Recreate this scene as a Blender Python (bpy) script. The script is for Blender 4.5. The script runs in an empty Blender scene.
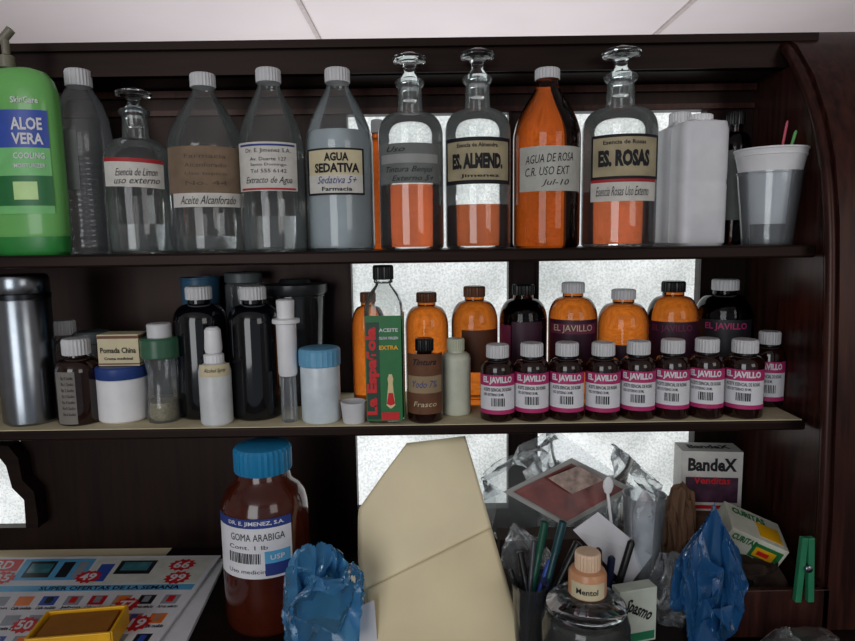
import bpy, math, random
import numpy as np
from mathutils import Vector, Matrix, noise, Euler
random.seed(4)
sc=bpy.context.scene
try:
    sc.view_settings.view_transform='Standard'
except Exception: pass
F=641.0; CX=427.5; CY=320.5; CAMY=-0.85; CZ=1.5
PITCH=math.radians(7.16); ROLL=math.radians(-0.8)
RM=Matrix.Rotation(math.pi/2-PITCH,3,'X')@Matrix.Rotation(ROLL,3,'Z')
cam_d=bpy.data.cameras.new('camera'); cam_d.lens=F/855*36; cam_d.sensor_width=36; cam_d.clip_start=.01
cam=bpy.data.objects.new('camera',cam_d); sc.collection.objects.link(cam)
cam.matrix_world=Matrix.Translation((0,CAMY,CZ))@RM.to_4x4(); sc.camera=cam
def ray(px,py): return RM@Vector(((px-CX)/F,-(py-CY)/F,-1))
def P(px,py,Y):
    d=ray(px,py); t=(Y-CAMY)/d.y; return Vector((0,CAMY,CZ))+d*t
def G(px,py,z):
    d=ray(px,py); t=(z-CZ)/d.z; return Vector((0,CAMY,CZ))+d*t

# ---------------------------------------------------------------- materials
MC={}
def lin(c): return tuple(((v/255)/12.92 if v/255<=.04045 else ((v/255+.055)/1.055)**2.4) for v in c)
def M(name,rgb,rough=.5,metal=0,trans=0,ior=1.45,var=.1,scale=40,coat=0,bump=0,edge=None):
    if name in MC: return MC[name]
    m=bpy.data.materials.new(name); m.use_nodes=True; nt=m.node_tree; b=nt.nodes['Principled BSDF']
    c=lin(rgb)
    tc=nt.nodes.new('ShaderNodeTexCoord'); n=nt.nodes.new('ShaderNodeTexNoise'); n.inputs['Scale'].default_value=scale
    n.inputs['Detail'].default_value=4
    nt.links.new(tc.outputs['Object'],n.inputs['Vector'])
    r=nt.nodes.new('ShaderNodeValToRGB'); nt.links.new(n.outputs['Fac'],r.inputs['Fac'])
    r.color_ramp.elements[0].position=.3; r.color_ramp.elements[1].position=.7
    r.color_ramp.elements[0].color=tuple(v*(1-var) for v in c)+(1,)
    r.color_ramp.elements[1].color=tuple(min(1,v*(1+var)) for v in c)+(1,)
    out=r.outputs['Color']
    if edge:
        lw=nt.nodes.new('ShaderNodeLayerWeight'); lw.inputs['Blend'].default_value=.5
        r2=nt.nodes.new('ShaderNodeValToRGB'); nt.links.new(lw.outputs['Facing'],r2.inputs['Fac'])
        r2.color_ramp.elements[0].position=.1; r2.color_ramp.elements[1].position=.62
        r2.color_ramp.elements[0].color=(1,1,1,1); e=lin(edge); r2.color_ramp.elements[1].color=tuple(min(1,e[i]/max(c[i],1e-4)) for i in range(3))+(1,)
        mm=nt.nodes.new('ShaderNodeMixRGB'); mm.blend_type='MULTIPLY'; mm.inputs['Fac'].default_value=1
        nt.links.new(out,mm.inputs['Color1']); nt.links.new(r2.outputs['Color'],mm.inputs['Color2']); out=mm.outputs['Color']
    nt.links.new(out,b.inputs['Base Color'])
    b.inputs['Roughness'].default_value=rough; b.inputs['Metallic'].default_value=metal
    b.inputs['Transmission Weight'].default_value=trans; b.inputs['IOR'].default_value=ior
    b.inputs['Coat Weight'].default_value=coat
    if bump:
        bp=nt.nodes.new('ShaderNodeBump'); bp.inputs['Strength'].default_value=bump; bp.inputs['Distance'].default_value=.002
        nt.links.new(n.outputs['Fac'],bp.inputs['Height']); nt.links.new(bp.outputs['Normal'],b.inputs['Normal'])
    MC[name]=m; return m
def TG(name,tint,gl=(1,1,1),rough=.04,ior=1.5,extra=0.0,body=None,dark=.45,transl=0,r0=.6,bs=.15):
    """thin-walled glass / plastic film"""
    if name in MC: return MC[name]
    m=bpy.data.materials.new(name); m.use_nodes=True; nt=m.node_tree; nt.nodes.clear()
    o=nt.nodes.new('ShaderNodeOutputMaterial'); t=nt.nodes.new('ShaderNodeBsdfTransparent'); g=nt.nodes.new('ShaderNodeBsdfGlossy')
    g.inputs['Color'].default_value=gl+(1,); g.inputs['Roughness'].default_value=rough
    lw=nt.nodes.new('ShaderNodeLayerWeight'); lw.inputs['Blend'].default_value=.35
    r=nt.nodes.new('ShaderNodeValToRGB'); r.color_ramp.elements[0].color=tint+(1,); r.color_ramp.elements[0].position=r0
    r.color_ramp.elements[1].color=tuple(v*dark for v in tint)+(1,)
    nt.links.new(lw.outputs['Facing'],r.inputs['Fac']); nt.links.new(r.outputs['Color'],t.inputs['Color'])
    fr=nt.nodes.new('ShaderNodeFresnel'); fr.inputs['IOR'].default_value=ior
    tc=nt.nodes.new('ShaderNodeTexCoord'); n=nt.nodes.new('ShaderNodeTexNoise'); n.inputs['Scale'].default_value=25
    nt.links.new(tc.outputs['Object'],n.inputs['Vector'])
    bp=nt.nodes.new('ShaderNodeBump'); bp.inputs['Strength'].default_value=bs; bp.inputs['Distance'].default_value=.004
    nt.links.new(n.outputs['Fac'],bp.inputs['Height']); nt.links.new(bp.outputs['Normal'],g.inputs['Normal'])
    mx=nt.nodes.new('ShaderNodeMixShader'); nt.links.new(fr.outputs['Fac'],mx.inputs['Fac'])
    nt.links.new(t.outputs[0],mx.inputs[1]); nt.links.new(g.outputs[0],mx.inputs[2])
    last=mx
    if extra>0:
        d=nt.nodes.new('ShaderNodeBsdfPrincipled'); d.inputs['Base Color'].default_value=(body or (.8,.8,.8))+(1,)
        d.inputs['Roughness'].default_value=.3; src=d.outputs[0]
        if transl:
            tr=nt.nodes.new('ShaderNodeBsdfTranslucent'); tr.inputs['Color'].default_value=(body or (.8,.8,.8))+(1,)
            m3=nt.nodes.new('ShaderNodeMixShader'); m3.inputs['Fac'].default_value=transl
            nt.links.new(d.outputs[0],m3.inputs[1]); nt.links.new(tr.outputs[0],m3.inputs[2]); src=m3.outputs[0]
        m2=nt.nodes.new('ShaderNodeMixShader'); m2.inputs['Fac'].default_value=extra
        nt.links.new(mx.outputs[0],m2.inputs[1]); nt.links.new(src,m2.inputs[2]); last=m2
    nt.links.new(last.outputs[0],o.inputs['Surface']); MC[name]=m; return m
def WOOD(name,c1,c2,rough=.35,vert=False,spec=.2):
    if name in MC: return MC[name]
    m=bpy.data.materials.new(name); m.use_nodes=True; nt=m.node_tree; b=nt.nodes['Principled BSDF']
    tc=nt.nodes.new('ShaderNodeTexCoord'); mp=nt.nodes.new('ShaderNodeMapping')
    mp.inputs['Scale'].default_value=(30,30,2) if vert else (2,30,30)
    n=nt.nodes.new('ShaderNodeTexNoise'); n.inputs['Scale'].default_value=3; n.inputs['Detail'].default_value=6; n.inputs['Distortion'].default_value=.6
    nt.links.new(tc.outputs['Object'],mp.inputs['Vector']); nt.links.new(mp.outputs['Vector'],n.inputs['Vector'])
    r=nt.nodes.new('ShaderNodeValToRGB'); nt.links.new(n.outputs['Fac'],r.inputs['Fac'])
    r.color_ramp.elements[0].position=.35; r.color_ramp.elements[1].position=.7
    r.color_ramp.elements[0].color=lin(c1)+(1,); r.color_ramp.elements[1].color=lin(c2)+(1,)
    nt.links.new(r.outputs['Color'],b.inputs['Base Color']); b.inputs['Roughness'].default_value=rough
    b.inputs['Specular IOR Level'].default_value=spec
    b.inputs['Specular Tint'].default_value=(1,.75,.68,1)
    MC[name]=m; return m
def FROST(name,strength):
    m=bpy.data.materials.new(name); m.use_nodes=True; nt=m.node_tree; nt.nodes.clear()
    o=nt.nodes.new('ShaderNodeOutputMaterial'); e=nt.nodes.new('ShaderNodeEmission'); g=nt.nodes.new('ShaderNodeBsdfGlossy')
    g.inputs['Roughness'].default_value=.3; g.inputs['Color'].default_value=(.15,.15,.15,1)
    tc=nt.nodes.new('ShaderNodeTexCoord')
    n=nt.nodes.new('ShaderNodeTexNoise'); n.inputs['Scale'].default_value=300; n.inputs['Detail'].default_value=3
    n2=nt.nodes.new('ShaderNodeTexNoise'); n2.inputs['Scale'].default_value=6; n2.inputs['Detail'].default_value=2
    for q in (n,n2): nt.links.new(tc.outputs['Object'],q.inputs['Vector'])
    r=nt.nodes.new('ShaderNodeValToRGB'); r.color_ramp.elements[0].position=.36; r.color_ramp.elements[1].position=.62
    r.color_ramp.elements[0].color=(.66,.69,.69,1); r.color_ramp.elements[1].color=(.95,.98,.98,1)
    r2=nt.nodes.new('ShaderNodeValToRGB'); r2.color_ramp.elements[0].position=.35; r2.color_ramp.elements[1].position=.65
    r2.color_ramp.elements[0].color=(.55,.57,.56,1); r2.color_ramp.elements[1].color=(1,1,1,1)
    nt.links.new(n.outputs['Fac'],r.inputs['Fac']); nt.links.new(n2.outputs['Fac'],r2.inputs['Fac'])
    mm=nt.nodes.new('ShaderNodeMixRGB'); mm.blend_type='MULTIPLY'; mm.inputs['Fac'].default_value=1
    nt.links.new(r.outputs['Color'],mm.inputs['Color1']); nt.links.new(r2.outputs['Color'],mm.inputs['Color2'])
    nt.links.new(mm.outputs['Color'],e.inputs['Color']); e.inputs['Strength'].default_value=strength
    a=nt.nodes.new('ShaderNodeAddShader'); nt.links.new(e.outputs[0],a.inputs[0]); nt.links.new(g.outputs[0],a.inputs[1])
    nt.links.new(a.outputs[0],o.inputs['Surface']); return m

wood=WOOD('dark_wood',(13,8,7),(30,18,15),.42)
woodv=WOOD('dark_wood_panel',(14,8,7),(30,17,14),.4,True,.25)
woodred=WOOD('mahogany',(30,14,12),(62,33,27),.32,True,.3)
clear=TG('clear_glass',(.955,.97,.965),extra=.065,body=(.74,.79,.79),dark=.72,transl=.4)  # pale body mixed in as room reflection and glass haze
clearp=TG('clear_plastic',(.92,.94,.95),rough=.12,extra=.12,body=(.7,.73,.76),dark=.7,transl=.3)
film=TG('clear_film',(.95,.96,.965),rough=.2,ior=1.4,extra=.11,body=(.86,.88,.9),dark=.85,transl=.6,bs=.4)
thick=M('solid_glass',(240,246,246),.02,trans=1,ior=1.5,var=.01)
amber=M('amber_glass',(164,74,22),.04,trans=1,ior=1.36,var=.1,scale=15,edge=(36,12,5))
amber2=M('amber_glass_backlit',(196,104,34),.04,trans=1,ior=1.36,var=.12,scale=15,edge=(52,18,6))  # brighter copy of the amber: back-row window glow put into the colour
amberd=M('dark_amber_glass',(110,42,14),.05,trans=1,ior=1.36,var=.1,edge=(30,9,4))
liq_or=M('orange_liquid',(202,96,46),.02,trans=1,ior=1.34,var=.03,edge=(84,30,12))
liq_am=M('amber_liquid',(174,84,36),.02,trans=1,ior=1.34,var=.05,edge=(60,22,8))
liq_cl=M('cloudy_liquid',(206,216,222),.22,trans=.35,ior=1.2,var=.05)
liq_tr=M('clear_liquid',(240,244,244),.03,trans=.95,ior=1.33,var=.02)
brown=M('brown_glass',(30,11,7),.08,var=.2,coat=.5)
black=M('black_glass',(6,8,13),.08,var=.2,coat=.5)
blackp=M('black_plastic',(14,14,16),.35)
white=M('white_plastic',(228,228,230),.4,var=.04)
whited=M('white_plastic_dim',(214,214,218),.4,var=.05)
capw=M('white_cap_plastic',(206,206,208),.45,var=.05)
paper=M('white_paper',(222,222,226),.8,var=.05)
agedw=M('aged_white_paper',(208,205,198),.8,var=.1,scale=60)
cream=M('cream_paper',(208,196,162),.8,var=.08)
manila=M('manila_paper',(240,226,188),.7,var=.05,scale=12)
manilad=M('manila_paper_dark',(234,218,178),.7,var=.05,scale=12)
brownpaper=M('aged_brown_paper',(128,108,88),.85,var=.25,scale=30)
oldlabel=M('aged_label_paper',(168,156,126),.8,var=.2,scale=40)
greylabel=M('grey_label',(108,112,110),.7,var=.15)
ink=M('black_ink',(22,22,28),.7); inkb=M('blue_ink',(40,60,130),.7); redink=M('red_ink',(170,40,46),.6)
magenta=M('magenta_print',(180,44,106),.5); purple=M('purple_print',(54,18,40),.5)
greenp=M('lotion_green',(112,184,98),.3,var=.08,scale=8,coat=.3); greend=M('leaf_green',(34,112,58),.4)
greenl=M('light_green_print',(120,196,120),.4); bluep=M('royal_blue_print',(50,80,170),.4)
blue=M('blue_plastic',(28,122,170),.4,var=.06); bluel=M('light_blue_print',(90,170,215),.5)
steel=M('brushed_steel',(140,146,152),.25,metal=1,var=.08)
steeld=M('dark_steel',(50,52,56),.3,metal=1)
yellow=M('yellow_plastic',(226,168,20),.4); orange=M('orange_print',(235,120,40),.5)
red=M('red_print',(205,30,36),.5); gum=M('gum_brown',(70,25,13),.14,var=.3,scale=14,coat=.5)
peach=M('peach_liquid',(205,150,110),.3,var=.08); card=M('brown_cardboard',(98,70,50),.8,var=.12)
teal=M('green_clothespin',(40,120,84),.4); pink=M('pink_plastic',(220,100,120),.4)
photo=M('printed_photo',(112,52,48),.35,var=.5,scale=30)
blackprint=M('black_print',(24,24,30),.5)

# ---------------------------------------------------------------- mesh helpers
def link(o,parent=None):
    sc.collection.objects.link(o)
    if parent is not None: o.parent=parent
    return o
def mkobj(name,verts,faces,mat,parent=None,smooth=True,angle=35):
    me=bpy.data.meshes.new(name); me.from_pydata([tuple(v) for v in verts],[],faces); me.update()
    me.materials.append(mat)
    if smooth:
        me.polygons.foreach_set('use_smooth',[True]*len(me.polygons))
        try: me.set_sharp_from_angle(angle=math.radians(angle))
        except Exception: pass
    return link(bpy.data.objects.new(name,me),parent)
def empty(name,loc):
    e=bpy.data.objects.new(name,None); e.location=loc; e.empty_display_size=.02; sc.collection.objects.link(e); return e
def lathe(name,prof,mat,parent=None,seg=40,ys=1,sq=0,ridge=0,off=(0,0,0),angle=35):
    vs=[];fs=[]
    for (r,z) in prof:
        for i in range(seg):
            a=2*math.pi*i/seg; rr=r
            if sq: rr=r/((abs(math.cos(a))**sq+abs(math.sin(a))**sq)**(1/sq))
            if ridge and i%2: rr*=1-ridge
            vs.append((rr*math.cos(a)+off[0],rr*math.sin(a)*ys+off[1],z+off[2]))
    n=len(prof)
    for k in range(n-1):
        for i in range(seg):
            j=(i+1)%seg; fs.append((k*seg+i,k*seg+j,(k+1)*seg+j,(k+1)*seg+i))
    fs.append(tuple(reversed(range(seg)))); fs.append(tuple(range((n-1)*seg,n*seg)))
    return mkobj(name,vs,fs,mat,parent,angle=angle)
def boxm(name,d,mat,parent=None,loc=(0,0,0),rot=(0,0,0),bev=.0):
    x,y,z=[v/2 for v in d]
    vs=[(-x,-y,-z),(x,-y,-z),(x,y,-z),(-x,y,-z),(-x,-y,z),(x,-y,z),(x,y,z),(-x,y,z)]
    fs=[(0,3,2,1),(4,5,6,7),(0,1,5,4),(1,2,6,5),(2,3,7,6),(3,0,4,7)]
    o=mkobj(name,vs,fs,mat,parent,smooth=False); o.location=loc; o.rotation_euler=rot
    if bev:
        b=o.modifiers.new('bevel','BEVEL'); b.width=bev; b.segments=2
    return o
def slab(name,pts,mat,t=.0006,parent=None,nrm=None):
    pts=[Vector(p) for p in pts]
    n=nrm or (pts[1]-pts[0]).cross(pts[2]-pts[0]).normalized()
    k=len(pts); vs=pts+[p+n*t for p in pts]
    fs=[tuple(range(k)),tuple(reversed(range(k,2*k)))]+[(i,i+k,(i+1)%k+k,(i+1)%k) for i in range(k)]
    return mkobj(name,vs,fs,mat,parent,smooth=False)
def cylbetween(name,a,b,r,mat,parent=None,seg=14,r2=None):
    a=Vector(a);b=Vector(b); L=(b-a).length; r2=r if r2 is None else r2
    o=lathe(name,[(r*.7,0),(r,L*.02),(r2,L*.97),(r2*.5,L)],mat,parent,seg=seg)
    o.location=a; o.rotation_mode='QUATERNION'; o.rotation_quaternion=(b-a).to_track_quat('Z','Y'); return o
TX={}
def textdata(s,shear=0,bold=.02):
    k=(s,shear,bold)
    if k in TX: return TX[k]
    cu=bpy.data.curves.new('t','FONT'); cu.body=s; cu.size=1; cu.shear=shear; cu.offset=bold; cu.resolution_u=2
    o=bpy.data.objects.new('t',cu); sc.collection.objects.link(o); bpy.context.view_layer.update()
    dg=bpy.context.evaluated_depsgraph_get()
    me=bpy.data.meshes.new_from_object(o.evaluated_get(dg))
    vs=[tuple(v.co) for v in me.vertices]; fs=[tuple(p.vertices) for p in me.polygons]
    bpy.data.objects.remove(o); bpy.data.meshes.remove(me)
    x0=min(v[0] for v in vs);x1=max(v[0] for v in vs);y0=min(v[1] for v in vs);y1=max(v[1] for v in vs)
    vs=[((v[0]-x0)/(x1-x0)-.5,(v[1]-y0)/(y1-y0)-.5) for v in vs]
    TX[k]=(vs,fs); return TX[k]
def flattext(parent,s,w,h,loc,mat,rot=0,plane='xz',bold=.02,shear=0):
    vs,fs=textdata(s,shear,bold); c,sn=math.cos(rot),math.sin(rot); out=[]
    for x,y in vs:
        X,Y=x*w,y*h; X,Y=X*c-Y*sn,X*sn+Y*c
        out.append((loc[0]+X,loc[1],loc[2]+Y) if plane=='xz' else (loc[0]+X,loc[1]+Y,loc[2]))
    return mkobj('label_text',out,fs,mat,parent,smooth=False)

TOPZ=P(427,250,0).z
MIDF=P(427,425,0).z
TABZ=CZ-.522
class B: pass
def place(name,xl,xr,top,Y,zb,ys=1):
    b=B(); pm=top+50
    L=P(xl,pm,Y).x; R=P(xr,pm,Y).x
    b.cx=(L+R)/2; b.R=(R-L)/2*.985; b.Y=Y; b.zb=zb; b.pl=xl; b.pr=xr; b.ys=ys
    b.H=P((xl+xr)/2,top,Y).z-zb; b.va=math.atan2(-b.cx,Y-CAMY)
    b.g=empty(name,(b.cx,Y,zb)); b.mpp=(R-L)/(xr-xl)
    return b
def ang(b,px):
    u=(px-(b.pl+b.pr)/2)/((b.pr-b.pl)/2); u=max(-.985,min(.985,u)); return b.va+math.asin(u)
def zl(b,px,py): return P(px,py,b.Y-b.R*.9*b.ys).z-b.zb
def patch(b,xl,xr,yt,yb,mat,off=.0005,R=None,name='label',tilt=0):
    R=(R or b.R)+off; a0=ang(b,xl);a1=ang(b,xr); z1=zl(b,(xl+xr)/2,yt);z0=zl(b,(xl+xr)/2,yb)
    n=16; vs=[];fs=[]
    for i in range(n+1):
        a=a0+(a1-a0)*i/n; dz=tilt*(i/n-.5)*(xr-xl)*b.mpp
        for (z,r) in ((z0,R),(z1,R),(z1,R-off*.8),(z0,R-off*.8)):
            vs.append((r*math.sin(a),-r*math.cos(a)*b.ys,z+dz))
    for i in range(n):
        for k in range(4):
            fs.append((i*4+k,i*4+4+k,i*4+4+(k+1)%4,i*4+(k+1)%4))
    fs.append((0,1,2,3)); fs.append(tuple(n*4+k for k in (3,2,1,0)))
    return mkobj(name,vs,fs,mat,b.g)
def ctext(b,s,pxc,pyc,wpx,hpx,mat,off=.001,R=None,rot=0,bold=.02,shear=0):
    vs,fs=textdata(s,shear,bold); R=(R or b.R)+off; a0=ang(b,pxc); z0=zl(b,pxc,pyc)
    c,sn=math.cos(rot),math.sin(rot); out=[]
    for x,y in vs:
        X,Y=x*wpx*b.mpp,y*hpx*b.mpp; X,Y=X*c-Y*sn,X*sn+Y*c
        a=a0+X/R; out.append((R*math.sin(a),-R*math.cos(a)*b.ys,z0+Y))
    return mkobj('label_text',out,fs,mat,b.g,smooth=False)
def bars(b,xl,xr,yt,yb,mat,off=.001):
    x=xl
    while x<xr:
        w=random.choice([.5,.8,1.2]); patch(b,x,min(xr,x+w),yt,yb,mat,off=off,name='barcode_bar'); x+=w+random.choice([.6,.9])
def body_prof(R,H,zs,zn,rn,kind,base=.92):
    p=[(R*base*.6,H*.006),(R*base,0),(R*.985,H*.012),(R,H*.03)]
    p+=[(R,H*zs*f) for f in (.35,.7,1)]
    n=12
    for i in range(1,n+1):
        t=i/n
        if kind=='round': f=math.sqrt(max(0,1-t**2.2))
        elif kind=='long': f=(1-t**1.7)**1.15
        else: f=(1+math.cos(math.pi*t))/2
        p.append((R*(rn+(1-rn)*f),H*(zs+(zn-zs)*t)))
    return p
def cap(b,z0,z1,r,mat,ridge=.05,seg=48):
    h=z1-z0
    return lathe('cap',[(r*.98,z0),(r,z0+h*.06),(r,z0+h*.85),(r*.93,z0+h*.97),(r*.85,z1)],mat,b.g,seg=seg,ridge=ridge,angle=20)
def fill(prof,zmax,k=.955,z0=.004):
    out=[]
    for r,z in prof[1:]:
        if z<zmax: out.append((r*k,max(z,z0)))
    for i in range(len(prof)-1):
        if prof[i][1]<=zmax<=prof[i+1][1] and prof[i+1][1]>prof[i][1]:
            t=(zmax-prof[i][1])/(prof[i+1][1]-prof[i][1]); r=prof[i][0]*(1-t)+prof[i+1][0]*t
            out.append((r*k,zmax)); break
    return out

# ---------------------------------------------------------------- room & shelving
BY=.2
def X_(px,py=330,Y=BY): return P(px,py,Y).x
def Z_(py,px=427,Y=BY): return P(px,py,Y).z
w1=(X_(353),X_(508)); w2=(X_(538),X_(697)); wz=(Z_(508),Z_(114))
w0=(X_(-40,480),X_(24,480)); w0z=(Z_(528,0),Z_(440,0))
xs=sorted([-.95,w0[0],w0[1],w1[0],w1[1],w2[0],w2[1],1.0]); zs=sorted([0,w0z[0],w0z[1],wz[0],wz[1],Z_(52)])
vs=[];fs=[]
def addbox(x0,x1,y0,y1,z0,z1):
    k=len(vs); vs.extend([(x0,y0,z0),(x1,y0,z0),(x1,y1,z0),(x0,y1,z0),(x0,y0,z1),(x1,y0,z1),(x1,y1,z1),(x0,y1,z1)])
    for f in [(0,3,2,1),(4,5,6,7),(0,1,5,4),(1,2,6,5),(2,3,7,6),(3,0,4,7)]: fs.append(tuple(k+i for i in f))
for i in range(len(xs)-1):
    for j in range(len(zs)-1):
        cx=(xs[i]+xs[i+1])/2; cz=(zs[j]+zs[j+1])/2
        hole=any(a[0]<cx<a[1] and z[0]<cz<z[1] for a,z in ((w1,wz),(w2,wz),(w0,w0z)))
        if not hole: addbox(xs[i],xs[i+1],BY,BY+.03,zs[j],zs[j+1])
mkobj('wall_back',vs,fs,woodv,smooth=False)
fr=FROST('frosted_glass',1.12)
for k,(a,z) in enumerate(((w1,wz),(w2,wz),(w0,w0z))):
    boxm('window_%d'%(k+1),(a[1]-a[0],.005,z[1]-z[0]),fr,None,((a[0]+a[1])/2,BY+.02,(z[0]+z[1])/2))
SX0,SX1=-.9,.515
boxm('wooden_shelf',(SX1-SX0,BY,.017),wood,None,((SX0+SX1)/2,BY/2,TOPZ-.0085),bev=.003)
boxm('wooden_shelf',(SX1-SX0,BY,.014),wood,None,((SX0+SX1)/2,BY/2,MIDF-.008),bev=.003)
boxm('shelf_liner',(SX1-SX0-.01,BY-.004,.001),cream,None,((SX0+SX1)/2,BY/2,MIDF-.0005))
MIDZ=MIDF+.0002
rz1=P(427,42,.11).z; rz0=P(427,73,.11).z
vs=[];fs=[]
addbox(-.95,.56,.11,BY+.03,rz0,rz1); addbox(-.95,.56,.10,.12,rz1-.008,rz1+.003); addbox(-.95,.56,.105,.12,rz0,rz0+.006)
mkobj('trim_1',vs,fs,wood,smooth=False)
vs=[];fs=[]
za=Z_(92); addbox(-.95,.52,BY-.012,BY-.001,za-.006,za+.004)
zb=Z_(112); addbox(-.95,.52,BY-.008,BY-.001,zb-.002,zb+.006)
mkobj('trim_2',vs,fs,woodred,smooth=False)
vs=[];fs=[]
for a,z in ((w1,wz),(w2,wz)):
    t=.005
    for x in (a[0]-t,a[1]): addbox(x,x+t,BY-.006,BY-.0005,z[0]-t,z[1]+t)
    for q in (z[0]-t,z[1]): addbox(a[0],a[1],BY-.006,BY-.0005,q,q+t)
mkobj('trim_3',vs,fs,wood,smooth=False)
XR=.522
front=[(752,45),(768,33),(785,45),(803,75),(818,115),(829,160),(837,220),(842,300),(846,400),(850,520)]
prof=[]
for px,py in front:
    d=F*XR/(px-CX); y=CAMY+d; prof.append((y,P(px,py,y).z))
prof.append((prof[-1][0],TABZ+.001)); 
poly=[(BY-.001,TABZ+.001)]+[(BY-.001,prof[0][1])]+prof
vs=[(XR,y,z) for y,z in poly]+[(XR+.16,y,z) for y,z in poly]; k=len(poly)
fs=[tuple(range(k)),tuple(reversed(range(k,2*k)))]+[(i,i+k,(i+1)%k+k,(i+1)%k) for i in range(k)]
mkobj('curved_side_panel',vs,fs,woodred,smooth=True,angle=30)
cu=bpy.data.curves.new('trim_4','CURVE'); cu.dimensions='3D'; cu.bevel_depth=.008; cu.bevel_resolution=4
sp=cu.splines.new('NURBS'); sp.points.add(len(prof)-1)
for i,(y,z) in enumerate(prof): sp.points[i].co=(XR-.004,y+.012,z-.004,1)
sp.order_u=3; sp.use_endpoint_u=True; cu.materials.append(woodred); link(bpy.data.objects.new('trim_4',cu))
bp=[(-30,444),(8,446),(18,458),(22,480),(34,492),(38,520),(38,528),(26,528),(24,500),(12,488),(6,466),(-2,456),(-30,454)]
slab('trim_7',[P(a,c,.17) for a,c in bp],wood,t=.0295,nrm=Vector((0,1,0)))
tb=empty('wooden_table',(0,-.12,0))
boxm('table_top',(1.7,.63,.03),wood,tb,(0,0,TABZ-.015),bev=.003)
for i,(x,y) in enumerate(((-.8,-.28),(.8,-.28),(-.8,.28),(.8,.28))): boxm('leg_%d'%i,(.05,.05,TABZ-.03),wood,tb,(x,y,(TABZ-.03)/2))
ceil=M('ceiling_paint',(206,200,202),.8,var=.04,scale=2); wallm=M('wall_paint',(196,190,186),.8,var=.04,scale=2); floorm=M('floor_tile',(120,105,92),.5,var=.15,scale=5)
boxm('ceiling',(5,9,.1),ceil,None,(0,1,2.55)); boxm('floor',(5,9,.1),floorm,None,(0,1,-.05))
boxm('wall_far',(5,.1,2.5),wallm,None,(0,5.45,1.25)); boxm('wall_left',(.1,9,2.5),wallm,None,(-2.55,1,1.25)); boxm('wall_right',(.1,9,2.5),wallm,None,(2.55,1,1.25))
seam=M('ceiling_seam',(176,168,168),.8)
for i,px in enumerate((300,690)):
    p=G(px,2,2.5); boxm('trim_%d'%(5+i),(.02,6,.012),seam,None,(p.x,2.4,2.494))

# ---------------------------------------------------------------- generic bottles
def stopper_bottle(name,xl,xr,top,Y,zs=.58,zn=.70,liquid=None,lz=0,lipz=.86):
    b=place(name,xl,xr,top,Y,TOPZ); R,H=b.R,b.H
    p=body_prof(R,H,zs,zn,.40,'round')
    p+=[(R*.38,H*(zn+.02)),(R*.36,H*(lipz-.04)),(R*.42,H*(lipz-.03)),(R*.46,H*(lipz-.012)),(R*.42,H*lipz)]
    lathe('glass_body',p,clear,b.g,48)
    if liquid: lathe('liquid',fill(p,zl(b,(xl+xr)/2,lz),.94),liquid,b.g,48)
    k=(1-lipz)/.14
    s=[(R*.22,H*(lipz-.10)),(R*.31,H*lipz)]+[(R*r,H*(lipz+dz*k)) for r,dz in ((.30,.010),(.2,.032),(.17,.056),(.24,.076),(.48,.086),(.53,.098),(.51,.112),(.36,.126),(.2,.137),(.1,.14))]
    lathe('stopper',s,thick,b.g,36)
    return b
def pharm(name,xl,xr,top,Y,zb,mat,kind='long',zs=.58,zn=.90,rn=.30,capm=capw,capr=.35,caph=.075,liq=None,lz=0,seg=48):
    b=place(name,xl,xr,top,Y,zb); R,H=b.R,b.H
    p=body_prof(R,H,zs,zn,rn,kind)
    p+=[(R*rn,H*(1-caph*.6))]
    lathe('body',p,mat,b.g,seg)
    if liq: lathe('liquid',fill(p,zl(b,(xl+xr)/2,lz),.95),liq,b.g,seg)
    cap(b,H*(1-caph),H,R*capr,capm)
    return b

# ---------------------------------------------------------------- TOP SHELF
b=place('lotion_bottle',-14,60,68,.045,TOPZ,ys=.55); R,H=b.R,b.H
lathe('body',[(R*.9,0),(R*.97,.004),(R*.97,H*.10)],M('lotion_base_green',(46,134,60),.35),b.g,48,ys=.55,sq=2.6)
lathe('bottle',[(R*.96,H*.10),(R,H*.12),(R,H*.5),(R,H*.8),(R*.97,H*.87),(R*.88,H*.93),(R*.7,H*.975),(R*.4,H*.995),(R*.2,H)],greenp,b.g,48,ys=.55,sq=2.4,angle=60)
lathe('neck',[(R*.2,H),(R*.2,H*1.06),(R*.1,H*1.07),(R*.1,H*1.15)],M('pump_grey',(120,116,100),.4),b.g,20,off=(-R*.3,0,0))
cylbetween('spout',(-R*.45,0,H*1.13),(-R*.1,0,H*1.2),R*.12,M('pump_grey',(120,116,100),.4),b.g)
patch(b,-10,37,110,148,bluep,off=.004); patch(b,-10,37,148,214,greenl,off=.004); patch(b,-10,37,176,206,greend,off=.0045)
patch(b,2,22,182,200,M('aloe_slice',(190,225,150),.4),off=.005)
ctext(b,'ALOE',17,124,30,12,paper,off=.0055,bold=.03); ctext(b,'VERA',17,139,30,11,paper,off=.0055,bold=.03)
ctext(b,'COOLING',17,156,30,6,paper,off=.0055); ctext(b,'MOISTURIZER',17,166,30,4,paper,off=.0055); ctext(b,'SkinCare',17,100,26,6,paper,off=.004)
b=place('plastic_water_bottle',54,109,70,.105,TOPZ); R,H=b.R,b.H
p=[(R*.6,.004),(R*.9,0),(R,H*.03)]
for i in range(9):
    z=H*(.05+.055*i); p+=[(R,z),(R*.965,z+H*.014),(R*.965,z+H*.03),(R,z+H*.044)]
p+=[(R,H*.58),(R*1.0,H*.64),(R*.92,H*.74),(R*.75,H*.82),(R*.52,H*.88),(R*.42,H*.905),(R*.42,H*.94)]
lathe('body',p,clearp,b.g,40,angle=50); cap(b,H*.91,H,R*.46,capw)
patch(b,60,76,130,190,greylabel)
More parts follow.
